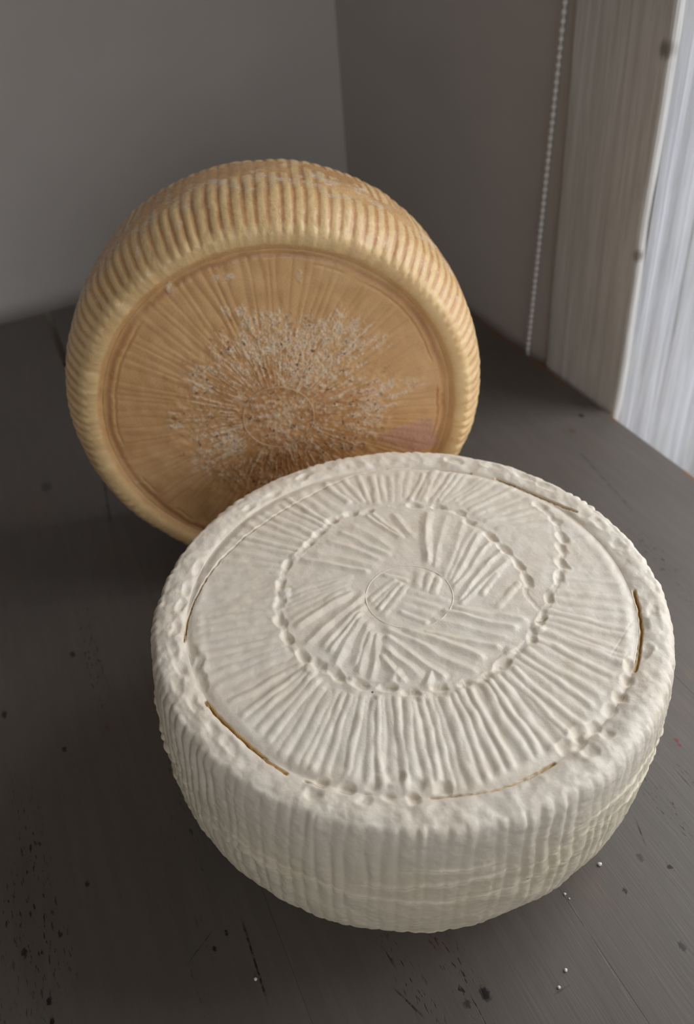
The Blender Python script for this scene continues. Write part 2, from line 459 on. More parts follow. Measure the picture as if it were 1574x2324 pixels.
# window with a whitewashed casing board and a deep grooved lining
win = tag(empty('window_1', (WALL_X, WIN_Y1, WIN_Z0)), kind='structure')
wo = np.array(win.location)
def plank_wavy(name, y0, y1, x0, x1, z0, z1, n, amp, parent, side):
    """upright board whose edges wander a little; side=+1 faces the room"""
    V, F = [], []
    zs = np.linspace(z0, z1, n)
    e0 = y0 + amp * fbm(zs * 9 + 3, 1.3, 0.2, 3)
    e1 = y1 + amp * fbm(zs * 9 + 40, 8.3, 0.7, 3)
    R = 0.003
    for k in range(n):
        ring = [(x1, e0[k]), (x0 + R, e0[k]), (x0 + R * .3, e0[k] + R * .3), (x0, e0[k] + R), (x0, e1[k] - R), (x0 + R * .3, e1[k] - R * .3), (x0 + R, e1[k]), (x1, e1[k])]
        V += [(a - wo[0], b_ - wo[1], zs[k] - wo[2]) for a, b_ in ring]
    for k in range(n - 1):
        for j in range(8):
            a, b_ = k * 8 + j, k * 8 + (j + 1) % 8
            F.append((a, a + 8, b_ + 8, b_))
    F.append(tuple(range(8))); F.append(tuple(reversed(range(8 * (n - 1), 8 * n))))
    o = mesh_obj(name, V, F, M_WOODW, parent)
    return o
cw = (1.43 - 1.172) * S
o = plank_wavy('casing_board', WIN_Y1 - 0.0005, WIN_Y1 + cw, WALL_X - 0.007, WALL_X, FLOOR_Z + 0.0, WIN_Z1 + 0.1, 160, 0.0022, win, 1)
o['label'] = 'wide whitewashed casing board with two knots'
boxes('casing_board', [(WALL_X - 0.007, WALL_X, WIN_Y0 - cw, WIN_Y0 + 0.0005, FLOOR_Z, WIN_Z1 + 0.1)], M_WOODW, win, 0.002, wo)
boxes('head_board', [(WALL_X - 0.007, WALL_X, WIN_Y0 + 0.0006, WIN_Y1 - 0.003, WIN_Z1, WIN_Z1 + 0.1)], M_WOODW, win, 0.002, wo)
# grooved upright lining of the opening, stepping in towards the glass
def lining(name, xs, ys, z0, z1, n, parent):
    V, F = [], []
    zs = np.linspace(z0, z1, n); m_ = len(xs)
    for k in range(n):
        for j in range(m_):
            dx = 0.0025 * float(fbm(zs[k] * 5 + 7 * j, 3.3, 1.0, 2)) if 0 < j < m_ - 3 else 0.0
            V.append((xs[j] + dx - wo[0], ys[j] - wo[1], zs[k] - wo[2]))
    for k in range(n - 1):
        for j in range(m_):
            a, b_ = k * m_ + j, k * m_ + (j + 1) % m_
            F.append((a, b_, b_ + m_, a + m_))
    F.append(tuple(reversed(range(m_)))); F.append(tuple(range(m_ * (n - 1), m_ * n)))
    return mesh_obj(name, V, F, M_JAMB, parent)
prof = [(0.0005, 0.000), (0.006, -0.0012), (0.010, -0.0008), (0.013, 0.0012), (0.018, 0.0018), (0.022, -0.0006), (0.028, -0.0016), (0.033, -0.0010),
        (0.036, 0.0014), (0.042, 0.0016), (0.046, -0.0004), (0.060, -0.0012), (0.075, -0.0006), (0.080, 0.0010), (0.100, 0.0006), (0.105, -0.0010), (0.16, -0.0010), (WALL_T, -0.0010), (WALL_T, JO - .001), (0.0005, JO - .001)]
prof = [(a, b_ * 0.45 if b_ < .01 else b_) for a, b_ in prof]
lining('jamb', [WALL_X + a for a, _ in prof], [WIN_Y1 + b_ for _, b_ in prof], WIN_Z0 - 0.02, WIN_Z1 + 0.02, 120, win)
boxes('jamb', [(WALL_X + .0005, WALL_X + WALL_T, WIN_Y0 - JO + .001, WIN_Y0, WIN_Z0 - .02, WIN_Z1 + .02)], M_WOODW, win, 0, wo)
boxes('head_lining', [(WALL_X + .0005, WALL_X + WALL_T, WIN_Y0, WIN_Y1 - .003, WIN_Z1, WIN_Z1 + JO - .001)], M_WOODW, win, 0, wo)
boxes('sill', [(WALL_X - .012, WALL_X + WALL_T, WIN_Y0, WIN_Y1 - .003, WIN_Z0 - JO + .001, WIN_Z0)], M_WOODW, win, 0.002, wo)
fx0, fx1 = WALL_X + 0.170, WALL_X + 0.210
for nm, bx in (('stile', (fx0, fx1, WIN_Y1 - .032, WIN_Y1 - .003, WIN_Z0, WIN_Z1)), ('stile', (fx0, fx1, WIN_Y0, WIN_Y0 + .030, WIN_Z0, WIN_Z1)),
               ('rail', (fx0, fx1, WIN_Y0 + .030, WIN_Y1 - .032, WIN_Z0, WIN_Z0 + .06)), ('rail', (fx0, fx1, WIN_Y0 + .030, WIN_Y1 - .032, WIN_Z1 - .06, WIN_Z1)),
               ('mullion', (fx0, fx1, (WIN_Y0 + WIN_Y1) / 2 - .03, (WIN_Y0 + WIN_Y1) / 2 + .03, WIN_Z0 + .06, WIN_Z1 - .06))):
    boxes(nm, [bx], M_WOODW, win, 0.002, wo)
mid = (WIN_Y0 + WIN_Y1) / 2
for a, b_ in ((WIN_Y0 + .030, mid - .03), (mid + .03, WIN_Y1 - .032)):
    boxes('pane', [(fx0 + .02, fx0 + .024, a, b_, WIN_Z0 + .06, WIN_Z1 - .06)], M_GLASS, win, 0, wo)

# rolled-up blind above the window; its chain hangs into the picture
def mat_blind():
    mt = bpy.data.materials.new('blind_fabric'); mt.use_nodes = True
    nt = mt.node_tree; b = NB(nt)
    nt.nodes.remove(nt.nodes['Principled BSDF'])
    c = b.mix(b.noise(b.pos(), 900, 2), rgb(226, 222, 214), rgb(212, 208, 200))
    df = b.n('ShaderNodeBsdfDiffuse'); tl = b.n('ShaderNodeBsdfTranslucent'); mx = b.n('ShaderNodeMixShader')
    nt.links.new(c, df.inputs[0]); nt.links.new(c, tl.inputs[0]); mx.inputs[0].default_value = 0.35
    nt.links.new(df.outputs[0], mx.inputs[1]); nt.links.new(tl.outputs[0], mx.inputs[2])
    nt.links.new(mx.outputs[0], nt.nodes['Material Output'].inputs[0])
    return mt
M_BLIND = mat_blind()
BL_Y0, BL_Y1, BL_Z0, BL_Z1 = WIN_Y0 - .05, 0.525, 1.00, 1.20
boxes('blind_fabric', [(WALL_X - .034, WALL_X - .0335, BL_Y0, BL_Y1, BL_Z0, BL_Z1)], M_BLIND, win, 0, wo)
boxes('blind_bar', [(WALL_X - .040, WALL_X - .028, BL_Y0, BL_Y1, BL_Z0 - .022, BL_Z0)], M_METAL, win, .003, wo)
def cyl_y(name, x, z, r, y0, y1, mat):
    n = 20
    V = [(x + r * math.cos(2 * math.pi * k / n) - wo[0], y - wo[1], z + r * math.sin(2 * math.pi * k / n) - wo[2]) for y in (y0, y1) for k in range(n)]
    F = [(k, n + k, n + (k + 1) % n, (k + 1) % n) for k in range(n)] + [tuple(range(n)), tuple(reversed(range(n, 2 * n)))]
    return mesh_obj(name, V, F, mat, win, False)
cyl_y('blind_tube', WALL_X - .030, BL_Z1 + .012, .016, BL_Y0, BL_Y1, M_BLIND)
for _y in (BL_Y0 - .004, BL_Y1 + .024):
    boxes('blind_bracket', [(WALL_X - .055, WALL_X, _y - .002, _y + .002, BL_Z1 - .02, BL_Z1 + .045)], M_METAL, win, 0, wo)
cyl_y('blind_clutch', WALL_X - .030, BL_Z1 + .012, .020, BL_Y1 + .002, BL_Y1 + .020, M_METAL)

# ---------------------------------------------------------------- table
TY0, TY1 = -0.40, 2.40 * S
tab = tag(empty('table', (0.02, 0.28, FLOOR_Z)), 'grey painted plank table with worn chipped edge under both cheeses', 'table')
to = np.array(tab.location)
seams = [-0.95, -0.63, -0.30, 0.0345, 0.3605, 0.700, 1.060]
rr = random.Random(3)
for i in range(6):
    x0, x1 = seams[i] * S, seams[i + 1] * S
    yb = TY1 + (0.004 if i == 3 else 0.0 if i == 2 else rr.uniform(-.002, .002))
    # edge gaps: seam between plank 2 and 3 opens towards the wall
    N = 24
    ys = np.linspace(TY0, yb, N)
    def gap(seam_i, y):
        if seam_i == 3: return 0.00003 + 0.0030 * sstep(1.72 * S, 2.15 * S, y)
        return 0.00003
    V, F = [], []
    T, B = 0.030, 0.00012
    for k, y in enumerate(ys):
        l = x0 + (gap(i, y) if i > 0 else 0) + 0.0
        r = x1 - (gap(i + 1, y) if i < 5 else 0)
        br = 0.0022 if i == 5 else B
        if i == 5:
            r -= 0.0006 * abs(float(fbm(y * 40, 0.3, 0.1, 3)))
        ring = [(l, -T), (l, -B), (l + B * .3, -B * .3), (l + B, 0), (r - br, 0), (r - br * .3, -br * .3), (r, -br), (r, -T)]
        V += [(a - to[0], y - to[1], z - to[2]) for a, z in ring]
    for k in range(N - 1):
        for j in range(8):
            a, b_ = k * 8 + j, k * 8 + (j + 1) % 8
            F.append((a, a + 8, b_ + 8, b_))
    F.append(tuple(range(8))); F.append(tuple(reversed(range(8 * (N - 1), 8 * N))))
    mesh_obj('plank', V, F, mat_table(x0, x1), tab)
tx0, tx1 = seams[0] * S, seams[-1] * S
for lx in (tx0 + .05, tx1 - .11):
    for ly in (TY0 + .05, TY1 - .11):
        boxes('leg', [(lx, lx + .06, ly, ly + .06, FLOOR_Z, -.030)], M_TABLE, tab, .003, to)
for bx in ((tx0 + .06, tx1 - .06, TY0 + .07, TY0 + .09), (tx0 + .06, tx1 - .06, TY1 - .09, TY1 - .07)):
    boxes('apron', [bx + (-.12, -.0302)], M_TABLE, tab, .002, to)

# ---------------------------------------------------------------- cheese wheels
def catmull(P, n):
    P = np.array(P, float)
    d = np.concatenate([[0], np.cumsum(np.hypot(*np.diff(P, axis=0).T))])
    Q = np.vstack([2 * P[0] - P[1], P, 2 * P[-1] - P[-2]])
    t = np.linspace(0, d[-1], n)
    i = np.clip(np.searchsorted(d, t, side='right') - 1, 0, len(P) - 2)
    u = ((t - d[i]) / (d[i + 1] - d[i]))[:, None]
    p0, p1, p2, p3 = Q[i], Q[i + 1], Q[i + 2], Q[i + 3]
    return 0.5 * ((2 * p1) + (-p0 + p2) * u + (2 * p0 - 5 * p1 + 4 * p2 - p3) * u ** 2 + (-p0 + 3 * p1 - 3 * p2 + p3) * u ** 3)

def grid_mesh(name, V, nrow, nth, mat, parent, attrs, cap0=True, cap1=True):
    """rows x angles vertex grid closed around; caps to centre vertices"""
    nv = nrow * nth
    i = np.arange(nrow - 1)[:, None] * nth
    j = np.arange(nth)[None, :]
    j2 = (j + 1) % nth
    quads = np.stack([i + j, i + j2, i + nth + j2, i + nth + j], -1).reshape(-1, 4)
    loops = quads.ravel()
    starts = np.arange(len(quads)) * 4
    tri = []
    allV = V.reshape(-1, 3)
    extra = []
    jj = np.arange(nth)
    if cap0:
        extra.append(V[0].mean(0)); c = nv + len(extra) - 1
        tri.append(np.stack([np.full(nth, c), (jj + 1) % nth, jj], -1))
    if cap1:
        extra.append(V[-1].mean(0)); c = nv + len(extra) - 1
        b0 = (nrow - 1) * nth
        tri.append(np.stack([np.full(nth, c), b0 + jj, b0 + (jj + 1) % nth], -1))
    if extra:
        allV = np.vstack([allV, np.array(extra)])
        T = np.concatenate(tri)
        starts = np.concatenate([starts, len(loops) + np.arange(len(T)) * 3])
        loops = np.concatenate([loops, T.ravel()])
    me = bpy.data.meshes.new(name)
    me.vertices.add(len(allV)); me.vertices.foreach_set('co', allV.astype(np.float32).ravel())
    me.loops.add(len(loops)); me.loops.foreach_set('vertex_index', loops.astype(np.int32))
    me.polygons.add(len(starts)); me.polygons.foreach_set('loop_start', starts.astype(np.int32))
    me.update(calc_edges=True)
    me.validate()
    me.shade_smooth()
    for k, a in attrs.items():
        at = me.attributes.new(k, 'FLOAT', 'POINT')
        v = np.concatenate([np.clip(a, 0, 1).ravel(), np.zeros(len(extra))]).astype(np.float32)
        at.data.foreach_set('value', v)
    me.materials.append(mat)
    o = bpy.data.objects.new(name, me)
    col.objects.link(o)
    o.parent = parent
    return o

class HMap:
    """height map (metres) over the wheel's face plane"""
    def __init__(self, half, n):
        self.half, self.n = half, n
        g = np.linspace(-half, half, n)
        self.u, self.v = np.meshgrid(g, g, indexing='ij')
        self.h = np.zeros((n, n))
    def win(self, u0, u1, v0, v1):
        f = lambda a: int(np.clip((a + self.half) / (2 * self.half) * (self.n - 1), 0, self.n - 1))
        return slice(f(u0), f(u1) + 2), slice(f(v0), f(v1) + 2)
    def seg(self, p, q, w):
        m_ = w * 1.6
        sl = self.win(min(p[0], q[0]) - m_, max(p[0], q[0]) + m_, min(p[1], q[1]) - m_, max(p[1], q[1]) + m_)
        U, V = self.u[sl], self.v[sl]
        d = np.array(q) - np.array(p); L = np.hypot(*d) + 1e-9
        t = ((U - p[0]) * d[0] + (V - p[1]) * d[1]) / L
        s = (-(U - p[0]) * d[1] + (V - p[1]) * d[0]) / L
        return sl, U, V, t, s, L
    def ridge(self, p, q, w, a, soft=0.18, seed=0.0, wob=0.2):
        """cusped ridge with hollow flanks from p to q"""
        sl, U, V, t, s, L = self.seg(p, q, w)
        s = s + w * wob * 2.6 * noise3(t / (w * 6.0), seed * 7.7, 0.3) + w * wob * .25 * noise3(t / (w * 1.3), seed * 3.1, 5.3)
        ws = w * (1 + 0.25 * noise3(t / (w * 3), seed * 5.3, 9.1))
        x = np.sqrt((s / ws) ** 2 + soft ** 2) - soft * 0.6
        prof = np.clip(1 - x, 0, 1)
        prof = prof ** 1.35 if soft < .2 else prof * prof * (3 - 2 * prof)
        end = sstep(-w * .7, w * .7, t) * (1 - sstep(L - w * .7, L + w * .7, t))
        amp = a * (0.85 + 0.35 * noise3(t / (w * 2.5), seed * 2.9, 1.7))
        self.h[sl] = np.maximum(self.h[sl], amp * prof * end)
    def groove(self, p, q, w, a, seed=0.0, wob=0.3, store=None):
        sl, U, V, t, s, L = self.seg(p, q, w)
        s = s + w * wob * 2 * noise3(t / (w * 3.0), seed * 7.7, 0.3)
        prof = 1 - sstep(0.25, 1.0, np.abs(s) / w)
        end = sstep(-w * .5, w * .5, t) * (1 - sstep(L - w * .5, L + w * .5, t))
        g = prof * end
        self.cut[sl] = np.maximum(self.cut[sl], a * g)
        if store is not None:
            store[sl] = np.maximum(store[sl], g)
    def dimple(self, c, ru, rv, ang, a, rim=0.35):
        m_ = max(ru, rv) * 2.6
        sl = self.win(c[0] - m_, c[0] + m_, c[1] - m_, c[1] + m_)
        U, V = self.u[sl] - c[0], self.v[sl] - c[1]
        x = (U * math.cos(ang) + V * math.sin(ang)) / ru
        y = (-U * math.sin(ang) + V * math.cos(ang)) / rv
        wv = 0.5 * noise3(self.u[sl] / 0.004, self.v[sl] / 0.004, ru * 900)
        q = np.sqrt(np.abs(x) ** 2.6 + np.abs(y) ** 2.6 + 1e-9) ** (2 / 2.6) + wv
        self.add[sl] += a * (-np.exp(-np.clip(q, 0, 9) ** 3) + rim * np.exp(-((q - 1.45) / 0.40) ** 2))
    def sample(self, h, u, v):
        x = np.clip((u + self.half) / (2 * self.half) * (self.n - 1), 0, self.n - 1.001)
        y = np.clip((v + self.half) / (2 * self.half) * (self.n - 1), 0, self.n - 1.001)
        i, j = x.astype(int), y.astype(int); fx, fy = x - i, y - j
        return (h[i, j] * (1 - fx) * (1 - fy) + h[i + 1, j] * fx * (1 - fy) + h[i, j + 1] * (1 - fx) * fy + h[i + 1, j + 1] * fx * fy)

TWO_PI = 2 * math.pi
NTH = 1120

# ===== white wheel =====
WC = np.array([0.295455, 0.615856]) * S
W_D = (0.310345 - 0.006728) * S
W_RF = 0.259457 * S
TX, TY_ = 0.026945, -0.013492
BX = np.array([-0.0106, 0.0205]) * S
wn = np.array([TX, TY_, 1.0]); wn /= np.linalg.norm(wn)
w_p0 = np.array([WC[0], WC[1], W_D])
def wpx(px):
    P = on_plane(px, w_p0, wn)
    return P[:, :2] - WC

hm = HMap(0.300 * S, 1300)
hm.cut = np.zeros_like(hm.h); hm.add = np.zeros_like(hm.h)
crack = np.zeros_like(hm.h)
rs = np.random.RandomState(11)
def fan(A0, A1, B0, B1, n, w, a, soft=0.2, jit=3.0):
    for k in range(n):
        f = k / max(1, n - 1)
        p = (1 - f) * np.array(A0) + f * np.array(B0) + rs.normal(size=2) * jit
        q = (1 - f) * np.array(A1) + f * np.array(B1) + rs.normal(size=2) * jit
        if w >= OW * .85: q = q + .045 * (q - p); p = p - .02 * (q - p)
        P, Q = wpx([p, q])
        hm.ridge(P, Q, w * rs.uniform(.8, 1.2), a * rs.uniform(.45, 1.25), soft, rs.uniform(0, 50))
# inner woven disc
OA = 0.00088; OW = 0.0026
IA = 0.00112; IW = 0.0026
fan((828, 1172), (905, 1228), (691, 1269), (830, 1298), 6, IW * 1.15, IA, .12)
fan((845, 1163), (915, 1215), (894, 1166), (930, 1214), 2, IW, IA, .15)
fan((968, 1162), (964, 1272), (1042, 1190), (1010, 1305), 3, IW * 1.25, IA * 1.1, .15)
fan((1068, 1202), (1020, 1312), (1147, 1267), (1050, 1366), 5, IW * 1.1, IA, .15)
fan((1029, 1374), (1180, 1406), (960, 1424), (1126, 1466), 4, IW * 1.1, IA, .12)
fan((1130, 1300), (1090, 1350), (1180, 1330), (1130, 1375), 2, IW, IA * .6, .3)
for L in (((920, 1428), (1094, 1494)), ((875, 1424), (1079, 1530)), ((873, 1447), (1008, 1538)), ((875, 1471), (953, 1540)), ((863, 1488), (917, 1548)),
          ((844, 1433), (811, 1530)), ((838, 1414), (806, 1511)), ((819, 1403), (752, 1515)), ((822, 1390), (748, 1480)), ((825, 1376), (733, 1470)), ((825, 1348), (695, 1462)), ((796, 1344), (672, 1422)),
          ((855, 1440), (840, 1545)), ((980, 1518), (962, 1560)), ((905, 1520), (890, 1552))):
    P, Q = wpx(L)
    hm.ridge(P, Q, IW * 1.25 * rs.uniform(.85, 1.15), IA * rs.uniform(.85, 1.2), .13, rs.uniform(0, 50))
fan((795, 1305), (650, 1352), (790, 1335), (660, 1402), 5, IW * .8, IA * .5, .3)
fan((953, 1290), (947, 1332), (991, 1312), (981, 1349), 3, IW * .9, IA * .8, .25, 1)
fan((926, 1343), (1016, 1366), (907, 1390), (968, 1410), 4, IW * .85, IA * .65, .25, 1)
fan((896, 1312), (838, 1362), (922, 1330), (868, 1396), 4, IW * .8, IA * .65, .25, 1)
fan((882, 1298), (930, 1306), (870, 1308), (925, 1318), 2, IW * .8, IA * .6, .25, 1)
# outer fluted band
fan((640, 1470), (462, 1515), (747, 1571), (662, 1735), 12, OW * 1.05, OA * 1.0, .22)
fan((747, 1571), (662, 1735), (866, 1590), (865, 1778), 9, OW * 1.05, OA * 1.05, .22)
fan((866, 1590), (865, 1778), (1010, 1585), (1075, 1780), 9, OW * 1.05, OA * 1.15, .22)
fan((1010, 1585), (1075, 1780), (1150, 1530), (1280, 1680), 8, OW * 1.1, OA * 1.15, .2)
fan((1150, 1530), (1288, 1668), (1222, 1430), (1408, 1505), 8, OW, OA, .2)
fan((1225, 1425), (1412, 1492), (1250, 1345), (1425, 1362), 7, OW * .95, OA * .8, .25)
fan((1278, 1310), (1412, 1322), (1285, 1232), (1350, 1218), 6, OW * .9, OA * .45, .3)
fan((1125, 1202), (1253, 1183), (1050, 1150), (1150, 1095), 7, OW, OA * .85, .25)
fan((1040, 1140), (1125, 1092), (960, 1135), (985, 1070), 8, OW, OA * .9, .25)
fan((950, 1135), (985, 1070), (790, 1145), (735, 1098), 11, OW, OA, .22)
fan((770, 1165), (700, 1112), (690, 1235), (560, 1192), 8, OW * 1.05, OA * .9, .22)
fan((690, 1235), (560, 1195), (635, 1300), (480, 1292), 6, OW * 1.1, OA * .9, .22)
fan((632, 1310), (455, 1312), (638, 1465), (460, 1508), 11, OW, OA * .75, .24)
# dimples left by the woven ring
def dimple_px(q, along, across, a, toward=None, rim=.35):
    P = wpx([q])[0]
    ang = math.atan2(P[1], P[0]) + math.pi / 2 + rs.normal() * .15
    hm.dimple(P, along * rs.uniform(.85, 1.15), across * rs.uniform(.85, 1.15), ang, a * rs.uniform(.8, 1.2), rim)
ring_pts = [(724, 1210), (699, 1236), (651, 1284), (636, 1328), (634, 1366), (635, 1410), (653, 1450), (688, 1491), (722, 1510), (764, 1533), (817, 1552), (880, 1560), (930, 1571),
            (997, 1561), (1054, 1552), (1100, 1538), (1138, 1510), (1207, 1448), (1229, 1406), (1245, 1357), (1269, 1311), (1274, 1279), (1274, 1245), (1277, 1221), (1258, 1183), (1226, 1149),
            (750, 1184), (995, 1151), (938, 1148), (1065, 1187), (1114, 1218), (1040, 1163), (796, 1166), (832, 1162)]
for q in ring_pts:
    dimple_px(q, .0033, .0019, .0013, rim=.12)
for path, w_, dep in (([(832, 1160), (796, 1163), (750, 1184), (724, 1210), (699, 1236), (668, 1265), (651, 1284), (636, 1328), (634, 1366), (635, 1410), (653, 1450), (688, 1491), (722, 1510), (764, 1533), (817, 1552), (880, 1560), (930, 1571),
                       (997, 1561), (1054, 1552), (1100, 1538), (1138, 1510), (1175, 1478), (1207, 1448), (1229, 1406), (1245, 1357), (1269, 1311), (1274, 1279), (1274, 1245), (1277, 1221), (1258, 1183), (1226, 1149)], .0020, .00032),
                      ([(832, 1160), (880, 1150), (938, 1148), (995, 1151), (1040, 1164), (1071, 1190), (1114, 1218), (1143, 1249), (1178, 1281), (1199, 1317), (1190, 1345), (1225, 1385)], .0017, .00034)):
    P = wpx(path)
    for a, b_ in zip(P[:-1], P[1:]):
        hm.groove(a, b_, w_, dep, rs.uniform(0, 9), .35)
for a, b_ in (((1128, 1232), (1160, 1262)), ((1165, 1268), (1190, 1298)), ((1190, 1305), (1203, 1330))):
    P = wpx([a, b_]); c_ = P.mean(0); d_ = P[1] - P[0]
    hm.dimple(c_, .0036, .0018, math.atan2(d_[1], d_[0]), .0012, .12)
for q in ((672, 1262), (645, 1345), (668, 1470), (705, 1520), (795, 1560), (960, 1580), (1030, 1572), (1160, 1478), (1222, 1425)):
    dimple_px(q, .0028, .0022, -.0007, rim=.2)        # small mounds between
# dents along the collar
for q in ((727, 1780), (783, 1789), (846, 1780), (897, 1766), (945, 1782), (882, 1812), (828, 1817), (938, 1818), (709, 1806), (1000, 1790), (1420, 1545), (1407, 1583), (1382, 1613), (1344, 1652),
          (1308, 1664), (1313, 1688), (1377, 1667), (1336, 1710), (1278, 1697), (1425, 1510)):
    dimple_px(q, .0026, .0021, .0013, rim=.15)
for q in ((436, 1476), (452, 1507), (457, 1547), (412, 1520), (405, 1560), (400, 1430), (410, 1380), (395, 1480), (425, 1340), (450, 1290), (440, 1600), (480, 1650), (520, 1690), (1460, 1420), (1465, 1480), (1478, 1390), (1240, 1110), (1190, 1085), (1355, 1190), (1400, 1240), (1110, 1060), (1030, 1050),
          (560, 1160), (620, 1125), (690, 1085)):
    dimple_px(q, .0042, .0019, .0008, rim=.2)
# cracks between collar and face: polylines in photo pixels
for pts, w_, dep, cr in (([(466, 1590), (492, 1622), (530, 1660), (580, 1705), (618, 1735), (652, 1757)], .00085, .0024, 1.0),
                         ([(1437, 1340), (1448, 1380), (1455, 1430), (1450, 1480), (1440, 1526)], .00080, .0026, 1.0),
                         ([(976, 1811), (1040, 1806), (1110, 1797)], .00040, .0024, .8), ([(1110, 1797), (1160, 1782), (1210, 1760), (1258, 1731)], .00065, .0022, .9),
                         ([(418, 1458), (424, 1410), (440, 1366), (470, 1312)], .00042, .0020, .9), ([(470, 1312), (500, 1272), (560, 1215), (640, 1160), (720, 1115), (800, 1083), (880, 1063)], .00040, .0015, .3),
                         ([(1125, 1086), (1170, 1104), (1220, 1125), (1265, 1146), (1308, 1166)], .00070, .0020, .7), ([(930, 1062), (1000, 1066), (1070, 1074)], .00050, .0012, .2),
                         ([(690, 1775), (735, 1789)], .00045, .002, .4), ([(1215, 1410), (1240, 1405)], .0003, .001, .1)):
    P = wpx(pts)
    for a, b_ in zip(P[:-1], P[1:]):
        hm.groove(a, b_, w_, dep, rs.uniform(0, 9), .25, None)
        st = np.zeros_like(hm.h) if False else None
        sl, U, V, t, s, L = hm.seg(a, b_, w_)
        g = (1 - sstep(.55, 1.25, np.abs(s) / w_)) * sstep(-w_, w_, t) * (1 - sstep(L - w_, L + w_, t))
        crack[sl] = np.maximum(crack[sl], cr * g)
# fine ring line pressed in the centre + knife lines on the right
for pts in ([(1385, 1490), (1440, 1400)], [(1405, 1510), (1428, 1478)], [(1150, 1475), (1128, 1490)]):
    P = wpx(pts); hm.groove(P[0], P[1], .0006, .00014, 2.0, .1)

R_ = np.hypot(hm.u, hm.v) / S
TH = np.arctan2(hm.v, hm.u)
lump = fbm(hm.u / .011, hm.v / .011, 3.3, 2)
fine = fbm(hm.u / .0030, hm.v / .0030, 7.1, 2)
base = 0.00038 * lump + 0.00007 * fine
rimmask = sstep(.255, .268, R_) * (1 - sstep(.288, .296, R_))
base += rimmask * (0.0008 * fbm(hm.u / .0085, hm.v / .0085, 1.9, 2) + .00012 * fbm(hm.u / .0022, hm.v / .0022, 2.9, 2))
# shallow moat along the collar, ribbed edge of the face
base -= 0.0006 * np.exp(-((R_ - .2585) / .0040) ** 2) * (1 + .8 * lump)
base += 0.0004 * np.exp(-((R_ - .2470) / .006) ** 2)
hm.h = hm.h * (1 - sstep(.2535, .2615, R_))
def blur(a, r):
    for ax in (0, 1):
        for _ in range(2):
            p_ = np.pad(a, [(r, r) if k == ax else (0, 0) for k in (0, 1)], mode='edge')
            c_ = np.cumsum(p_, axis=ax)
            c_ = np.concatenate([np.zeros_like(np.take(c_, [0], ax)), c_], ax)
            n_ = a.shape[ax]
            a = (np.take(c_, np.arange(2 * r + 1, 2 * r + 1 + n_), ax) - np.take(c_, np.arange(n_), ax)) / (2 * r + 1)
    return a
W_TOP = blur(hm.h + base + hm.add, 1) - hm.cut

def w_world(u, v, w):
    """local face frame -> offset from the root (base centre on the table)"""
    t = -(TX * u + TY_ * v)
    f = (w + W_D) / W_D
    z = np.maximum((w + W_D) * (W_D + t) / W_D, -9)
    return np.stack([u + BX[0] * (1 - f), v + BX[1] * (1 - f), z], -1)

white = tag(empty('cheese_wheel', (WC[0], WC[1], 0)), 'fresh white cheese wheel lying flat in front, basket weave pressed into its top', 'cheese')
th = np.linspace(0, TWO_PI, NTH, endpoint=False)
ct, sn = np.cos(th), np.sin(th)

# face plug
nr = 250
r_ = np.concatenate([np.linspace(.0008, W_RF + .0009, nr), [W_RF + .0009] * 2])
U = r_[:, None] * ct; V = r_[:, None] * sn
Wv = hm.sample(W_TOP, U, V)
Wv[-2:] = -0.014
Wv[-2] = -0.007
ck = hm.sample(crack, U, V)
grid_mesh('pressed_face', w_world(U, V, Wv), nr + 2, NTH, M_WHITE, white, {'crack': ck, 'side': np.zeros_like(ck)})['label'] = 'round top face with basket weave pattern'

# collar and side
P1 = [(.259457, 0), (.264, .0012), (.271, .0028), (.280, .0036), (.2872, .0032), (.2943, .0006), (.2990, -.008), (.3014, -.022), (.3034, -.045), (.3064, -.085), (.3080, -.130), (.3062, -.175),
      (.2985, -.212), (.2850, -.242), (.2670, -.268), (.2470, -.290), (.2340, -.3005), (.2260, -.303617)]
npf = 330
pc = catmull(P1, npf) * S
prof = np.vstack([[[W_RF, -.014], [W_RF, -.007]], pc, [[0.10 * S, -W_D]]])
tg = np.gradient(pc, axis=0); tg /= np.hypot(tg[:, 0], tg[:, 1])[:, None]
nrm = np.stack([-tg[:, 1], tg[:, 0]], -1)       # outward normal of the profile
rr_, ww_ = pc[:, 0][:, None], pc[:, 1][:, None]
U = rr_ * ct; V = rr_ * sn
top_h = hm.sample(W_TOP, U, V)
side_w = sstep(.2880 * S, .2975 * S, rr_) * (pc[:, 1][:, None] < .004 * S + 1e-9)
side_w = np.where(np.arange(npf)[:, None] > np.argmax(pc[:, 1] < -.012 * S), 1.0, side_w)
zz = ww_ / S
TH2 = np.broadcast_to(th, U.shape)
cx, sx_ = np.cos(TH2), np.sin(TH2)
warp = .6 * noise3(cx * 5, sx_ * 5, zz * 9) + .6 * noise3(cx * 16, sx_ * 16, zz * 5 + 3)
lean = np.where(zz < -.235, (zz + .235) * 3.2, 0)
ph = 124 * (TH2 + lean * .35) / TWO_PI * math.pi + warp * 2.2
rib = np.abs(np.sin(ph)) ** .8
ribamp = .00026 + .0006 * sstep(-.02, .45, noise3(cx * 3.2, sx_ * 3.2, zz * 10 + 8) + .12) * (1 - .75 * sstep(-.08, -.16, zz)) + .0003 * sstep(-.23, -.27, zz)
side_h = (rib - .55) * ribamp * 1.55
side_h += .0007 * fbm(cx * 8, sx_ * 8, zz * 26, 2) + .00022 * fbm(cx * 42, sx_ * 42, zz * 130, 2)
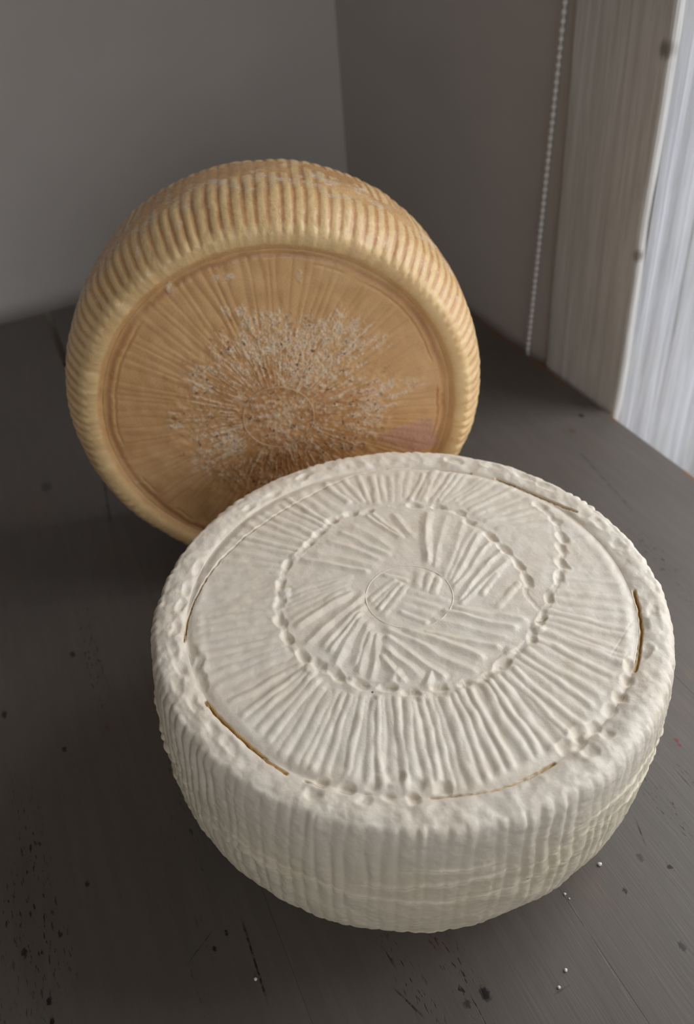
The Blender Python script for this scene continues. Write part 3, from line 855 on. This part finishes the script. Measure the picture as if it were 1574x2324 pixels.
# wandering cross creases and healed cracks
for z0, amp, wdt, sd, a_ in ((-.090, .020, .0018, 1, .0006), (-.122, .018, .0022, 2, .0008), (-.150, .022, .0020, 3, .0006), (-.180, .02, .0020, 4, .0005), (-.215, .016, .0018, 5, .0005), (-.060, .014, .0014, 6, .0005), (-.105, .030, .0014, 7, .0005)):
    line = z0 + amp * noise3(cx * 1.6 + sd * 9, sx_ * 1.6, sd * 3.3) + .004 * noise3(cx * 11, sx_ * 11, sd * 1.3)
    on = sstep(-.12, .18, noise3(cx * 2.1, sx_ * 2.1 + 4.4 * sd, sd * 7.1))
    d = (zz - line) / wdt
    side_h += on * a_ * 2.6 * (-np.exp(-d ** 2) + .6 * np.exp(-((d - 2.2) / 1.5) ** 2))
    shift = on * (zz < line)
# swollen lip over the edge
side_h += .0008 * np.exp(-((zz + .006) / .010) ** 2) * (fbm(cx * 14, sx_ * 14, 3.0, 2))
Hd = top_h * (1 - side_w) + side_h * side_w
PU = rr_ + Hd * nrm[:, 0][:, None]
PW = ww_ + Hd * nrm[:, 1][:, None]
# rows on the pure top keep their radius
PW = np.maximum(PW, -W_D + 0.00002)
flat = sstep(-.292 * S, -.3036 * S, ww_)
PU_all = np.concatenate([np.full((2, NTH), W_RF), PU, np.full((1, NTH), .1 * S)])
PW_all = np.concatenate([np.full((1, NTH), -.014), np.full((1, NTH), -.007), PW, np.full((1, NTH), -W_D)])
ck2 = np.concatenate([np.ones((2, NTH)), hm.sample(crack, U, V) * (1 - side_w), np.zeros((1, NTH))])
sd2 = np.concatenate([np.zeros((2, NTH)), side_w * sstep(.0, -.10, zz) * np.ones((1, NTH)), np.ones((1, NTH))])
grid_mesh('collar_and_side', w_world(PU_all * ct, PU_all * sn, PW_all), npf + 3, NTH, M_WHITE, white, {'crack': ck2, 'side': sd2})['label'] = 'lumpy collar and ribbed side'

def ring_tube(name, pts, rad, mat, parent, seg=6, closed=True, attrs=()):
    pts = np.array(pts); n = len(pts)
    tgn = np.roll(pts, -1, 0) - np.roll(pts, 1, 0)
    if not closed:
        tgn[0] = pts[1] - pts[0]; tgn[-1] = pts[-1] - pts[-2]
    V, F = [], []
    for k in range(n):
        t = Vector(tgn[k]).normalized()
        a = t.orthogonal().normalized(); b_ = t.cross(a)
        ref = Vector((0.31, 0.47, 0.82)); a = (ref - t * ref.dot(t)).normalized(); b_ = t.cross(a)
        rd = rad[k] if hasattr(rad, '__len__') else rad
        for s in range(seg):
            an = TWO_PI * s / seg
            V.append(Vector(pts[k]) + (a * math.cos(an) + b_ * math.sin(an)) * rd)
    m_ = n if closed else n - 1
    for k in range(m_):
        for s in range(seg):
            a = k * seg + s; b_ = k * seg + (s + 1) % seg; k2 = (k + 1) % n
            F.append((a, b_, k2 * seg + (s + 1) % seg, k2 * seg + s))
    if not closed:
        F.append(tuple(reversed(range(seg)))); F.append(tuple(range((n - 1) * seg, n * seg)))
    return mesh_obj(name, V, F, mat, parent, True)

# thin pressed ring in the middle of the face
c0, e1 = wpx([(928, 1353)])[0], wpx([(1027, 1353), (829, 1353)])
rad0 = np.hypot(*(e1[0] - e1[1])) / 2
tt = np.linspace(0, TWO_PI, 160, endpoint=False)
uu, vv = c0[0] + rad0 * np.cos(tt), c0[1] + rad0 * np.sin(tt)
hh = hm.sample(W_TOP, uu, vv)
hh = np.convolve(np.concatenate([hh[-4:], hh, hh[:4]]), np.ones(9) / 9, 'valid')
ring_tube('ring_mark', w_world(uu, vv, hh - .0001), .00030, M_WHITE, white)['label'] = 'thin circle pressed in the middle'

# ===== amber wheel =====
AZ = math.radians(-107.8645)
an = np.array([math.cos(AZ), math.sin(AZ), 0.0]); ae1 = np.cross([0, 0, 1.0], an); ae2 = np.array([0, 0, 1.0])
A_RF = 0.261823 * S
A_REC = 0.009407 * S
lipc = np.array([0.290367, 1.023836, 1 - 0.674654]) * S
ac = lipc - an * A_REC                           # centre of the recessed face
def apx(px):
    P = on_plane(px, ac, an) - ac
    return np.stack([P @ ae1, P @ ae2], -1)
am = HMap(0.300 * S, 1100)
am.cut = np.zeros_like(am.h); am.add = np.zeros_like(am.h)
u_, v_ = am.u, am.v
Ra_ = np.hypot(u_, v_) / S
Ta_ = np.arctan2(v_, u_)
ca, sa = np.cos(Ta_), np.sin(Ta_)
# soft radial flutes
phase = 104 * Ta_ / TWO_PI * math.pi + 2.0 * noise3(ca * 6, sa * 6, Ra_ * 8) + 1.3 * noise3(ca * 17, sa * 17, Ra_ * 6)
fl = np.abs(np.sin(phase)) ** .8 - .55
flm = sstep(.135, .175, Ra_) * (1 - sstep(.248, .258, Ra_)) * (.55 + .7 * sstep(-.2, .4, noise3(ca * 2.5, sa * 2.5, Ra_ * 5)))
# finer spokes towards the middle
ph2 = 62 * Ta_ / TWO_PI * math.pi + 2.5 * noise3(ca * 5, sa * 5, Ra_ * 18 + 4) + 1.6 * noise3(ca * 12, sa * 12, Ra_ * 11)
fl2 = (np.abs(np.sin(ph2)) - .6) * sstep(.05, .08, Ra_) * (1 - sstep(.13, .17, Ra_))
blob = np.zeros_like(u_)
for q, ru, rv, a in (((740, 755), 90, 35, 1.0), ((600, 735), 55, 30, .9), ((700, 830), 95, 70, .9), ((560, 800), 95, 55, .6), ((470, 860), 70, 60, .45), ((520, 1005), 45, 40, .9), ((480, 1045), 50, 40, .6),
                     ((840, 935), 40, 60, .8), ((870, 890), 70, 40, .5), ((780, 1000), 90, 30, .5), ((640, 950), 85, 70, .55), ((640, 780), 80, 60, .9), ((790, 790), 45, 70, .7), ((855, 780), 40, 25, .5), ((400, 955), 25, 25, .6),
                     ((690, 1010), 100, 40, .45), ((505, 630), 40, 10, .7), ((385, 650), 12, 22, .6), ((515, 705), 20, 15, .6), ((545, 705), 20, 15, .6), ((680, 630), 8, 18, .7), ((770, 715), 25, 22, .7),
                     ((780, 960), 120, 60, .3), ((575, 890), 120, 110, .3), ((330, 1085), 40, 25, .3), ((950, 870), 40, 20, .3)):
    P = apx([q, (q[0] + ru, q[1]), (q[0], q[1] + rv)])
    su, sv = np.hypot(*(P[1] - P[0])), np.hypot(*(P[2] - P[0]))
    blob = np.maximum(blob, a * np.exp(-(((u_ - P[0, 0]) / su) ** 2 + ((v_ - P[0, 1]) / sv) ** 2)))
rad_n = (noise3(ca * 22, sa * 22, Ra_ * 22) * .75 + noise3(ca * 46, sa * 46, Ra_ * 40) * .5) * sstep(.03, .085, Ra_) + fbm(u_ / .0034, v_ / .0034, 2.2, 3) * .6
blob = np.maximum(blob, .30 * (1 - sstep(.13, .175, Ra_)))
crustA = sstep(.12, .62, blob * 1.0 + rad_n * .75 - .06) * sstep(.08, .35, blob)
fineA = fbm(u_ / .0016, v_ / .0016, 6.6, 2)
lumpA = fbm(u_ / .012, v_ / .012, 9.2, 2)
mid_ = 1 - sstep(.13, .19, Ra_)
HA = .00028 * fl * flm * 1.5 + .00016 * fl2 + .0005 * lumpA + crustA * (.00045 + .00035 * fineA) + mid_ * .00030 * fbm(u_ / .0032, v_ / .0032, 4.1, 2)
# woven ring: bumps and hollows at mid radius
HA += .00035 * np.exp(-((Ra_ - .152) / .006) ** 2) * np.sin(44 * Ta_ + 2 * noise3(ca * 3, sa * 3, 1.0))
# moat next to the lip, torn edge inside it
ed = .2545 + .0035 * noise3(ca * 7, sa * 7, .5) + .0012 * noise3(ca * 30, sa * 30, .9)
HA -= .0012 * np.exp(-((Ra_ - ed) / .0040) ** 2) * (.7 + .5 * noise3(ca * 4, sa * 4, 7.7))
HA -= .0010 * np.exp(-((Ra_ - ed + .0105) / .0016) ** 2) * sstep(.0, .3, noise3(ca * 3.5, sa * 3.5, 3.7) + .1)
tri = apx([(845, 995), (905, 962), (985, 945), (1000, 1010), (935, 1032)])
def in_poly(poly, U, V):
    inside = np.ones_like(U) * 1e9
    sgn = 0
    n = len(poly)
    area = sum(poly[i][0] * poly[(i + 1) % n][1] - poly[(i + 1) % n][0] * poly[i][1] for i in range(n))
    for i in range(n):
        p, q = poly[i], poly[(i + 1) % n]
        d = q - p
        s = ((V - p[1]) * d[0] - (U - p[0]) * d[1]) / np.hypot(*d) * (1 if area > 0 else -1)
        inside = np.minimum(inside, s)
    return inside
pk = sstep(-.001, .003, in_poly(tri, u_, v_) + .0012 * fineA)
ph3 = noise3(u_ / .0010, v_ / .0030, 2)
HA += pk * (.0003 + .00015 * ph3)
pinkA = pk * .75
A_TOP = HA
brownA = np.clip(.06 + .62 * sstep(.18, .06, Ra_) + .35 * lumpA + .22 * sstep(.0, -.45, fl) * flm, 0, 1) * .75
brownA = np.maximum(brownA, .85 * np.exp(-((Ra_ - ed) / .0052) ** 2) * (.6 + .5 * noise3(ca * 5, sa * 5, 2.2)))
brownA = brownA * (1 - crustA * .7)
pitA = sstep(.21, .12, Ra_) * sstep(-.1, .35, fbm(u_ / .006, v_ / .006, 8.8, 2) + .1)

amber_root = ac - an * (0.118 * S); amber_root[2] = 0
amber = tag(empty('cheese_wheel', tuple(amber_root)), 'aged amber cheese wheel standing on its edge behind the white one', 'cheese')
def a_world(u, v, w):
    P = ac - amber_root + u[..., None] * ae1 + v[..., None] * ae2 + w[..., None] * an
    P[..., 2] += A_DZ
    return P
A_DZ = 0.0

P2 = [(.261823, 0), (.266, .0030), (.2715, .0075), (.2785, .0094), (.2860, .0086), (.2925, .0045), (.3010, -.0065), (.3110, -.0235), (.3190, -.045), (.3232, -.080), (.3244, -.118), (.3228, -.160),
      (.3185, -.200), (.3070, -.228), (.2920, -.243), (.2700, -.2461)]
npa = 270
pc = catmull(P2, npa) * S
tg = np.gradient(pc, axis=0); tg /= np.hypot(tg[:, 0], tg[:, 1])[:, None]
nrm = np.stack([-tg[:, 1], tg[:, 0]], -1)
rr_, ww_ = pc[:, 0][:, None], pc[:, 1][:, None]
zz = ww_ / S
U = rr_ * ct; V = rr_ * sn
top_h = am.sample(A_TOP, U, V)
TH2 = np.broadcast_to(th, U.shape); cx, sx_ = np.cos(TH2), np.sin(TH2)
idx = np.arange(npa)[:, None]
near = 1 - sstep(.264 * S, .272 * S, rr_) * np.ones_like(U)
near = np.where(idx > npa // 3, 0.0, near)
ph = 118 * TH2 / TWO_PI * math.pi + .55 * noise3(cx * 9, sx_ * 9, zz * 7) + .25 * noise3(cx * 4, sx_ * 4, zz * 26)
start = .0078 + .003 * noise3(cx * 10, sx_ * 10, .4)
rib = np.abs(np.sin(ph)) ** .75
rb = .2825 * S + .0022 * S * noise3(cx * 10, sx_ * 10, .4)
ra = np.where(zz > -.05, sstep(rb, rb + .006 * S, rr_), 1.0) * (.00075 * (1 - .75 * sstep(-.052, -.090, zz)) + .0003 * sstep(-.02, .35, noise3(cx * 5, sx_ * 5, zz * 18)) + .00045 * sstep(-.17, -.20, zz)) 
ra = ra * (1 - .8 * sstep(-.225, -.243, zz)) * (.75 + .7 * noise3(cx * 3.4, sx_ * 3.4, zz * 9 + 2))
rib_c = rib - .6
side_h = rib_c * ra * 1.5 + .0006 * fbm(cx * 7, sx_ * 7, zz * 22, 2) + .00018 * fbm(cx * 45, sx_ * 45, zz * 140, 2)
lipm = sstep(-.02, .003, zz) * (rr_ > .268 * S)
side_h += lipm * .0005 * fbm(cx * 16, sx_ * 16, zz * 40, 2)
crust_s = sstep(.15, .6, fbm(cx * 13, sx_ * 13, zz * 40, 3) + .55 * np.exp(-((zz + .10) / .03) ** 2) * sstep(-.2, .5, sx_) - .22)
side_h += crust_s * .00012
Hd = top_h * near + side_h * (1 - near)
PU = rr_ + Hd * nrm[:, 0][:, None]
PW = ww_ + Hd * nrm[:, 1][:, None]
pre_r = np.full((2, NTH), A_RF); pre_w = np.array([[-.02], [-.010]]) * np.ones((2, NTH))
PU_all = np.concatenate([pre_r, PU, np.full((1, NTH), .1 * S)])
PW_all = np.concatenate([pre_w, PW, np.full((1, NTH), -.2461 * S)])
Vall = a_world(PU_all * ct, PU_all * sn, PW_all)
A_DZ = -float(Vall[..., 2].min()) + .0001
Vall[..., 2] += A_DZ
def padded(a, v0=0, v1=0):
    return np.concatenate([np.full((2, NTH), float(v0)), a * np.ones((1, NTH)), np.full((1, NTH), float(v1))])
cream = sstep(-.004, .005, zz) * (1 - sstep(.2715 * S, .266 * S, rr_) * (idx < npa // 3)) * (.62 + .3 * noise3(cx * 8, sx_ * 8, zz * 30))
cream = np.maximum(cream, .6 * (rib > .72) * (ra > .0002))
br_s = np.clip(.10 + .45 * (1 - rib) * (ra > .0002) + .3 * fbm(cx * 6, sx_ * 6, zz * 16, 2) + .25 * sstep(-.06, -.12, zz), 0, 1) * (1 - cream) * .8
br_s = br_s * (1 - near) + am.sample(brownA, U, V) * near
at = {'cream': padded(np.clip(cream, 0, 1)), 'brown': padded(br_s, .8), 'crust': padded(crust_s * .8 * (1 - near) * (1 - lipm)), 'pit': padded(np.zeros_like(br_s)), 'pink': padded(np.zeros_like(br_s))}
grid_mesh('lip_and_side', Vall, npa + 3, NTH, M_AMBER, amber, at)['label'] = 'smooth cream lip and ribbed side'

nr = 230
r_ = np.concatenate([np.linspace(.0008, A_RF, nr), [A_RF, A_RF]])
U = r_[:, None] * ct; V = r_[:, None] * sn
Wv = am.sample(A_TOP, U, V); Wv[-2] = -.010; Wv[-1] = -.02
z0 = np.zeros_like(U)
grid_mesh('pressed_face', a_world(U, V, Wv), nr + 2, NTH, M_AMBER, amber,
          {'cream': z0, 'brown': am.sample(brownA, U, V), 'crust': am.sample(crustA, U, V), 'pit': am.sample(pitA, U, V), 'pink': am.sample(pinkA, U, V)})['label'] = 'brown fluted face with crusty white bloom'
c0 = apx([(632, 947)])[0]
e1 = apx([(552, 947), (712, 947)])
rad0 = np.hypot(*(e1[0] - e1[1])) / 2
for f, cc in ((1.0, c0),):
    uu, vv = cc[0] + f * rad0 * np.cos(tt), cc[1] + f * rad0 * np.sin(tt)
    hh = am.sample(A_TOP, uu, vv)
    hh = np.convolve(np.concatenate([hh[-5:], hh, hh[:5]]), np.ones(11) / 11, 'valid')
    ring_tube('ring_mark', a_world(uu, vv, hh + .0002), .00032, M_PALE, amber)['label'] = 'thin pale circle in the middle'

# ---------------------------------------------------------------- blind chain
def beads():
    top, bot = on_plane([(1282, 0)], (1.0745 * S, 0, 0), np.array([1., 0, 0]))[0], on_plane([(1197, 792)], (1.0745 * S, 0, 0), np.array([1., 0, 0]))[0]
    d = top - bot; d /= np.linalg.norm(d)
    start = bot - d * 0.12
    end = bot + d * ((BL_Z1 + .008 - bot[2]) / d[2])
    root = tag(empty('blind_chain', tuple(start)), 'thin white beaded pull chain hanging beside the casing board', 'chain')
    n = int(np.linalg.norm(end - start) / 0.006)
    me = None
    for k in range(n + 1):
        if me is None:
            V, F = [], []
            for a in range(1, 6):
                ph_ = math.pi * a / 6
                for s in range(10):
                    V.append((.00225 * math.sin(ph_) * math.cos(TWO_PI * s / 10), .00225 * math.sin(ph_) * math.sin(TWO_PI * s / 10), .00225 * math.cos(ph_)))
            for a in range(4):
                for s in range(10):
                    F.append((a * 10 + s, (a + 1) * 10 + s, (a + 1) * 10 + (s + 1) % 10, a * 10 + (s + 1) % 10))
            F.append(tuple(range(10))); F.append(tuple(reversed(range(40, 50))))
            b0 = mesh_obj('bead', V, F, M_BEAD, root, True); me = b0.data
            b0.location = (0, 0, 0)
        else:
            o = bpy.data.objects.new('bead', me); col.objects.link(o); o.parent = root
            o.location = tuple(d * .006 * k)
    ring_tube('cord', [tuple(d * .006 * n * f) for f in np.linspace(0, 1, 12)], .0014, M_CORD, root, 6, False)
beads()

# ---------------------------------------------------------------- crumbs on the table
crumbs = [((580, 2223), .0008, 'round white crumb on dark paint left of the white cheese front'),
          ((1283, 2203), .00075, 'square white crumb below the right side of the white cheese'),
          ((1268, 2242), .0007, 'white crumb lying by a dark scratch near the bottom edge'),
          ((1360, 1963), .0010, 'largest white crumb touching close to the white cheese right edge'),
          ((1281, 2030), .0006, 'tiny white crumb just below the white cheese base'),
          ((1291, 2040), .0004, 'smallest white crumb at the start of the long scratch')]
rc = np.random.RandomState(5)
for q, rad, lab in crumbs:
    P = on_table([q])[0]
    V, F = [], []
    ns, nl = 9, 5
    V.append((0, 0, rad * .8))
    for a in range(1, nl):
        for s in range(ns):
            k = 1 + rc.normal() * .12
            V.append((rad * k * math.sin(math.pi * a / nl) * math.cos(TWO_PI * s / ns), rad * k * math.sin(math.pi * a / nl) * math.sin(TWO_PI * s / ns), rad * .8 * math.cos(math.pi * a / nl)))
    V.append((0, 0, -rad * .8))
    for s in range(ns):
        F.append((0, 1 + s, 1 + (s + 1) % ns))
        for a in range(nl - 2):
            b0 = 1 + a * ns
            F.append((b0 + s, b0 + ns + s, b0 + ns + (s + 1) % ns, b0 + (s + 1) % ns))
        b0 = 1 + (nl - 2) * ns
        F.append((b0 + s, len(V) - 1, b0 + (s + 1) % ns))
    zmin = min(v[2] for v in V)
    V = [(v[0], v[1], v[2] - zmin) for v in V]
    o = mesh_obj('crumb', V, F, M_CRUMB)
    o.location = (P[0], P[1], 0.0)
    tag(o, lab, 'crumb', 'crumbs on the table')
